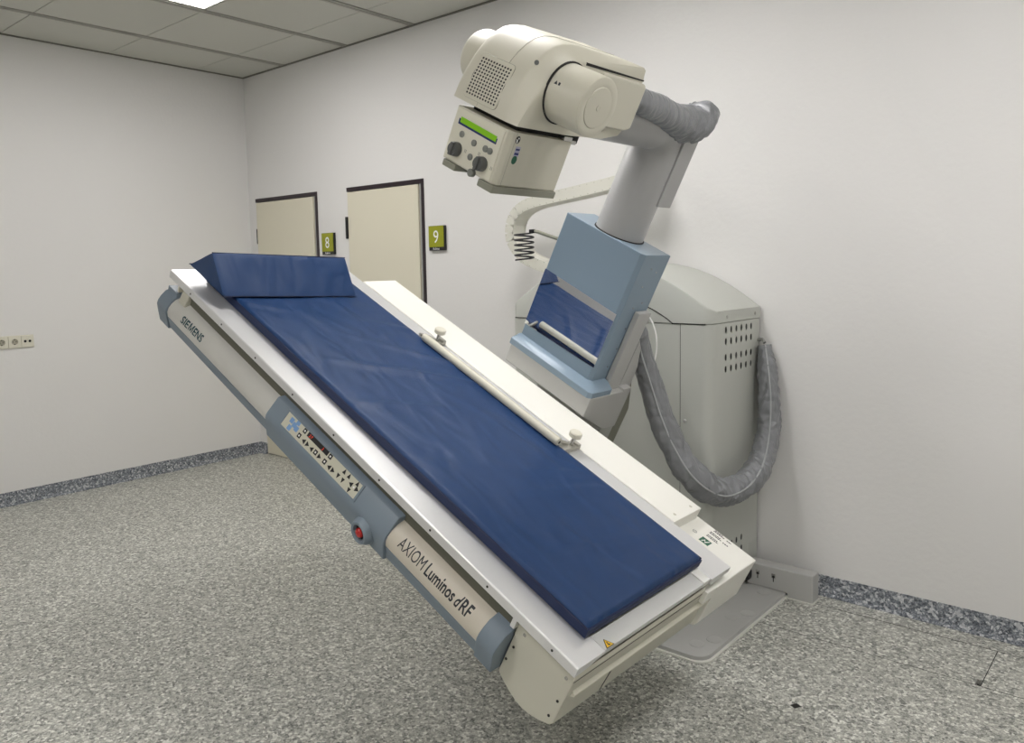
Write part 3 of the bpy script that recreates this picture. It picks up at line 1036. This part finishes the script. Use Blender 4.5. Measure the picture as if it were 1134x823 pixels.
gh = [circle(-1.126 + .0112 * i + (.0006), 1.052 + .0091 * j, .0040, .0033, 6) for i in range(11) for j in range(12)]
gz0, gz1 = 1.039, 1.166
outer = []
for cx_, cz_, a0 in ((gx1 - .012, gz0 + .012, 270), (gx1 - .012, gz1 - .012, 0), (gx0 + .012, gz1 - .012, 90), (gx0 + .012, gz0 + .012, 180)):
    outer += [(cx_ + .012 * math.cos(math.radians(a0 + 30 * k)), cz_ + .012 * math.sin(math.radians(a0 + 30 * k))) for k in range(4)]
g = MB()
holed_plate(g, outer, gh, lambda u, v, d: (u, front_y(v) - .0025 + d, v), .0008)
gr_ = link('grille', g, m_head, tw)
bk = MB()
zz = [gz0 + .003 + (gz1 - gz0 - .006) * k / 8 for k in range(9)]
bk.loft([[(gx0 + .004, front_y(z) - .0016, z), (gx1 - .004, front_y(z) - .0016, z), (gx1 - .004, front_y(z) + .001, z), (gx0 + .004, front_y(z) + .001, z)] for z in zz])
link('grille_backing', bk, m_black, gr_)
gb = MB()
po = outer + [outer[0]]
gb.tube([(u, front_y(v) - .001, v) for u, v in po], .0012, 5, cap=False)
link('grille_edge', gb, m_chain_d, gr_)
sm = [q for q in HP[2:11] if q[1] > 1.15]
link('housing_seam', MB().tube([(-1.035, y - .0003, z + .0002) for y, z in sm] + [(-1.035, .70, 1.272)], .0009, 5), m_chain_d, hs_)
link('housing_seam', MB().tube([(-1.075, .2205, 1.028), (-1.075, .2215, 1.040)], .0009, 5), m_chain_d, hs_)
link('screw', MB().cyl((-.935, .243, 1.196), (.6, -.75, .3), .0065, .004, 14), m_knob, hs_)
# --- neck and collimator
link('neck', MB().box(-1.13, -.95, .27, .56, 1.0, 1.03), m_dark, tw)
link('neck_clip', MB().box(-.955, -.925, .46, .50, 1.008, 1.022).box(-.95, -.93, .50, .53, 1.0, 1.012), m_chrome, tw, bevel=.002)
cb = link('collimator', MB().prism([(-1.151, .228), (-.940, .228), (-.929, .242), (-.929, .508), (-1.151, .508)], 'z', .850, 1.008), m_head, tw, bevel=.003)
link('control_face', MB().box(-1.147, -.948, .2262, .2285, .855, 1.003), m_cream, cb, bevel=.001)
link('side_seam', MB().box(-.9292, -.9287, .256, .2572, .852, 1.006), m_chain_d, cb)
link('display_strip', MB().prism([(-1.128, .960), (-.966, .956), (-.966, .972), (-1.128, .976)], 'y', .2248, .2262), m_indigo, cb)
link('lcd_display', MB().prism([(-1.121, .966), (-.969, .962), (-.969, .978), (-1.121, .982)], 'y', .2238, .2249), m_lcd, cb)
for x, z, r, d in ((-1.103, .891, .021, .022), (-.992, .889, .021, .022)):
    k = link('dial_knob', MB().lathe((x, .2262, z), (0, -1, 0), [(0, r), (d * .8, r * .96), (d, r * .82)], 24), m_knob, cb, angle=30)
    link('knob_grip', MB().box(x - .006, x + .006, .2262 - d - .006, .2262 - d + .002, z - r * .9, z + r * .9), m_knob, cb, bevel=.002)
for x, z in ((-1.100, .937), (-1.045, .931), (-.997, .932), (-.978, .932), (-1.043, .890)):
    link('push_button', MB().lathe((x, .2262, z), (0, -1, 0), [(0, .0095), (.003, .0095), (.004, .008)], 18), m_button, cb)
link('laser_knob', MB().lathe((-1.015, .2262, .853), (0, -1, 0), [(0, .012), (.012, .0115), (.014, .009)], 20), m_button, cb)
for x0, z0 in ((-1.072, .893), (-.958, .885), (-1.018, .905)):
    link('face_mark', MB().box(x0, x0 + .002, .2259, .2262, z0, z0 + .010).box(x0 + .005, x0 + .007, .2259, .2262, z0, z0 + .010), m_chain_d, cb)
link('accessory_rail', MB().box(-.985, -.923, .222, .512, .828, .850), m_tray, cb, bevel=.003)
link('accessory_rail', MB().box(-1.140, -1.085, .222, .512, .830, .850), m_tray, cb, bevel=.003)
# stickers on the right side
rs_ = [(.266 + .009 * math.cos(a), .9875 + .011 * math.sin(a)) for a in [2 * math.pi * k / 18 for k in range(18)]]
link('round_sticker', MB().prism(rs_, 'x', -.929, -.9285), m_black, cb)
link('sticker_blade', MB().prism([(.260, .990), (.266, .987), (.267, .978), (.262, .980)], 'x', -.9285, -.9281).prism([(.264, .993), (.270, .994), (.270, .988)], 'x', -.9285, -.9281), m_white, cb)
link('lilac_label', MB().box(-.929, -.9285, .2685, .2885, .940, .969), m_lilac, cb)
link('label_stripe', MB().box(-.9285, -.9281, .270, .287, .958, .963).box(-.9285, -.9281, .270, .287, .945, .951), m_indigo, cb)
gs = [(.278 + .0105 * math.cos(a), .930 + .0125 * math.sin(a)) for a in [2 * math.pi * k / 20 for k in range(20)]]
link('green_sticker', MB().prism(gs, 'x', -.929, -.9283), m_green_lbl, cb)

# ================================================================== SLEEVES
def sleeve(name, label, pts, rads, table, org, seed, seam_ang, amt):
    t = thing(name, label, 'cable sleeve', org, table=table, group=None)
    P = smooth(pts, 22)
    n = len(P)
    m_ = len(rads) - 1
    NS = 56
    loops, seam = [], []
    u = None
    for i, p in enumerate(P):
        f = i / (n - 1) * m_
        k = min(int(f), m_ - 1)
        r = rads[k] + (rads[k + 1] - rads[k]) * (f - k)
        tt = (P[min(i + 1, n - 1)] - P[max(i - 1, 0)]).normalized()
        if u is None:
            u = tt.cross(Vector((0, 1, 0))).normalized()
        u = (u - tt * u.dot(tt)).normalized()
        v = tt.cross(u)
        row = []
        for s_ in range(NS):
            a = 2 * math.pi * s_ / NS
            d = u * math.cos(a) + v * math.sin(a)
            q = p + d * r
            w1 = noise.noise(q * 9 + Vector((seed, 0, 0)))
            w2 = noise.noise(Vector((q.x * 20, q.y * 20, q.z * 24)) + Vector((seed * 2, 3, 0)))
            # gathered folds running round the sleeve, sharper where it bends upwards
            g = noise.noise(Vector((i * .16 + 1.8 * math.sin(a + i * .05), math.cos(a) * .8, seed)))
            fold = 1 - abs(w2) * 2
            row.append(p + d * r * (1 + .12 * w1 + (.04 + .06 * amt(i / (n - 1))) * (fold - .5) + .30 * (.3 - abs(g)) * amt(i / (n - 1))))
        loops.append(row)
        a = seam_ang or 0
        d = Vector((.9, -1.6, .35)) - tt * Vector((.9, -1.6, .35)).dot(tt)
        seam.append(p + (d.normalized() + u.cross(tt) * .0) * r * 1.06)
    link('fabric', MB().loft(loops), m_sleeve, t, angle=80)
    if seam_ang:
        link('zip_seam', MB().tube(seam, .0035, 6), m_sleeve_seam, t)
    return t, P


hose = [(4.4, -.045, 1.14), (4.418, -.055, 1.03), (4.437, -.07, .901), (4.443, -.09, .766), (4.453, -.16, .660), (4.459, -.28, .585), (4.445, -.42, .548),
        (4.409, -.55, .560), (4.345, -.63, .635), (4.272, -.65, .745), (4.218, -.67, .877), (4.182, -.69, 1.009), (4.156, -.72, 1.137), (4.157, -.76, 1.235), (4.15, -.8, 1.331)]
hs2, HPp = sleeve('cable_sleeve', 'grey fabric cable sleeve hanging in a deep loop in front of the cabinet', hose,
                  [.028, .042, .046, .048, .05, .056, .058, .060, .060, .056, .054, .050, .046, .042, .038], False, (4.40, -.4, .49), 1.0, 2.2, lambda f: 1.0 if f < .5 else max(.2, 1 - (f - .5) * 5))
link('hook', MB().tube([(4.36, -.03, 1.16), (4.385, -.035, 1.165), (4.40, -.045, 1.15)], .008, 8), m_chrome, hs2)
arm = [(-0.97, 0.68, 1.165),(-0.945, 0.77, 1.172),(-0.940, 0.89, 1.164),(-0.948, 1.02, 1.148),(-0.952, 1.13, 1.136),(-0.961, 1.22, 1.141),(-0.98, 1.29, 1.171),(-1.044, 1.35, 1.171),(-1.106, 1.38, 1.139),(-1.145, 1.38, 1.103)]
sleeve('cable_sleeve', 'grey fabric cable sleeve curled over the elbow behind the tube head', arm,
       [.034, .038, .044, .050, .058, .058, .052, .042, .036, .032], True, (-.93, 1.05, 1.10), 5.0, None, lambda f: 1.2 if f > .5 else max(.1, 1.2 - (.5 - f) * 5))

# ================================================================== CABLE CARRIER CHAIN on the wall side
ch = thing('cable_chain', 'cream plastic cable carrier chain looping behind the blue tower along the wall', 'cable chain', (3.4, -.26, 1.45))
cpts = [(3.90, -.3, 1.943), (3.748, -.3, 1.922), (3.513, -.3, 1.893), (3.343, -.3, 1.874), (3.221, -.3, 1.857), (3.138, -.3, 1.829), (3.088, -.3, 1.785),
        (3.067, -.3, 1.727), (3.074, -.3, 1.662), (3.119, -.3, 1.603), (3.183, -.3, 1.557), (3.31, -.3, 1.514), (3.465, -.3, 1.468), (3.62, -.3, 1.42)]
CP = smooth(cpts, 12)
acc = [0]
for a, b in zip(CP, CP[1:]):
    acc.append(acc[-1] + (b - a).length)


def at_len(s):
    for i in range(len(acc) - 1):
        if acc[i + 1] >= s:
            return CP[i].lerp(CP[i + 1], (s - acc[i]) / (acc[i + 1] - acc[i]))
    return CP[-1]


PITCH = .044
lk = MB()
hl, hh, dp = PITCH * .51, .030, .105
for y0, y1 in ((0, .008), (dp - .008, dp)):
    lk.prism([(-hl, -hh * .93), (-hl * .93, -hh), (hl * .93, -hh), (hl, -hh * .93), (hl, hh * .93), (hl * .93, hh), (-hl * .93, hh), (-hl, hh * .93)], 'y', y0, y1)
lk.box(-hl * .9, hl * .9, .006, dp - .006, -hh + .002, -hh + .006)
lk.box(-hl * .9, hl * .9, .006, dp - .006, hh - .006, hh - .002)
lk.m = 1
lk.cyl((-hl * .55, -.001, .024), (0, 1, 0), .0024, .0015, 8).cyl((-hl * .55, -.001, -.022), (0, 1, 0), .002, .0015, 8)
proto = link('chain_link', lk, [m_chain, m_chain_d], ch, o=(0, 0, 0))
nl = int(acc[-1] / PITCH)
for k in range(nl):
    s = (k + .5) * PITCH
    p = at_len(s)
    q = at_len(s + .01) - at_len(max(0, s - .01))
    o = proto if k == 0 else proto.copy()
    if k:
        COL.objects.link(o)
        o.parent = ch
    o.location = p - Vector((3.4, -.26, 1.45)) + Vector((0, 0.0, 0))
    o.rotation_euler = (0, -math.atan2(q.z, q.x), 0)
link('wall_bracket', MB().box(3.80, 3.90, -.23, 0, 1.93, 1.95), m_grey, ch)

# coiled cord hanging from the left side of the tower
cc = thing('coiled_cord', 'thin black coiled cord hanging from a small arm left of the blue tower', 'cord', (3.75, -1.0, 1.55))
path = [(3.752 + .040 * math.cos(a), -1.0 + .040 * math.sin(a), 1.668 - .0212 * a / (2 * math.pi)) for a in [k * 2 * math.pi / 22 for k in range(int(22 * 5.6))]]
link('coil', MB().tube(path, .0036, 8), m_black, cc)
link('cord_arm', MB().tube([(3.79, -1.0, 1.668), (3.815, -1.0, 1.667), (3.83, -1.0, 1.664), (3.925, -.99, 1.632)], .0075, 8), m_tray, cc)
link('cord_clip', MB().box(3.785, 3.812, -1.008, -.992, 1.66, 1.676), m_black, cc, bevel=.002)

# thin cable beside the guide rail
tc_ = thing('thin_cable', 'thin white cable bowing out between the blue tower and the cabinet', 'cable', (4.15, -.62, 1.09))
link('cable', MB().tube(smooth([(4.09, -.64, 1.33), (4.13, -.62, 1.295), (4.158, -.62, 1.24), (4.166, -.62, 1.18), (4.158, -.62, 1.12), (4.140, -.63, 1.08), (4.12, -.66, 1.0)], 6), .0035, 8), m_white, tc_)
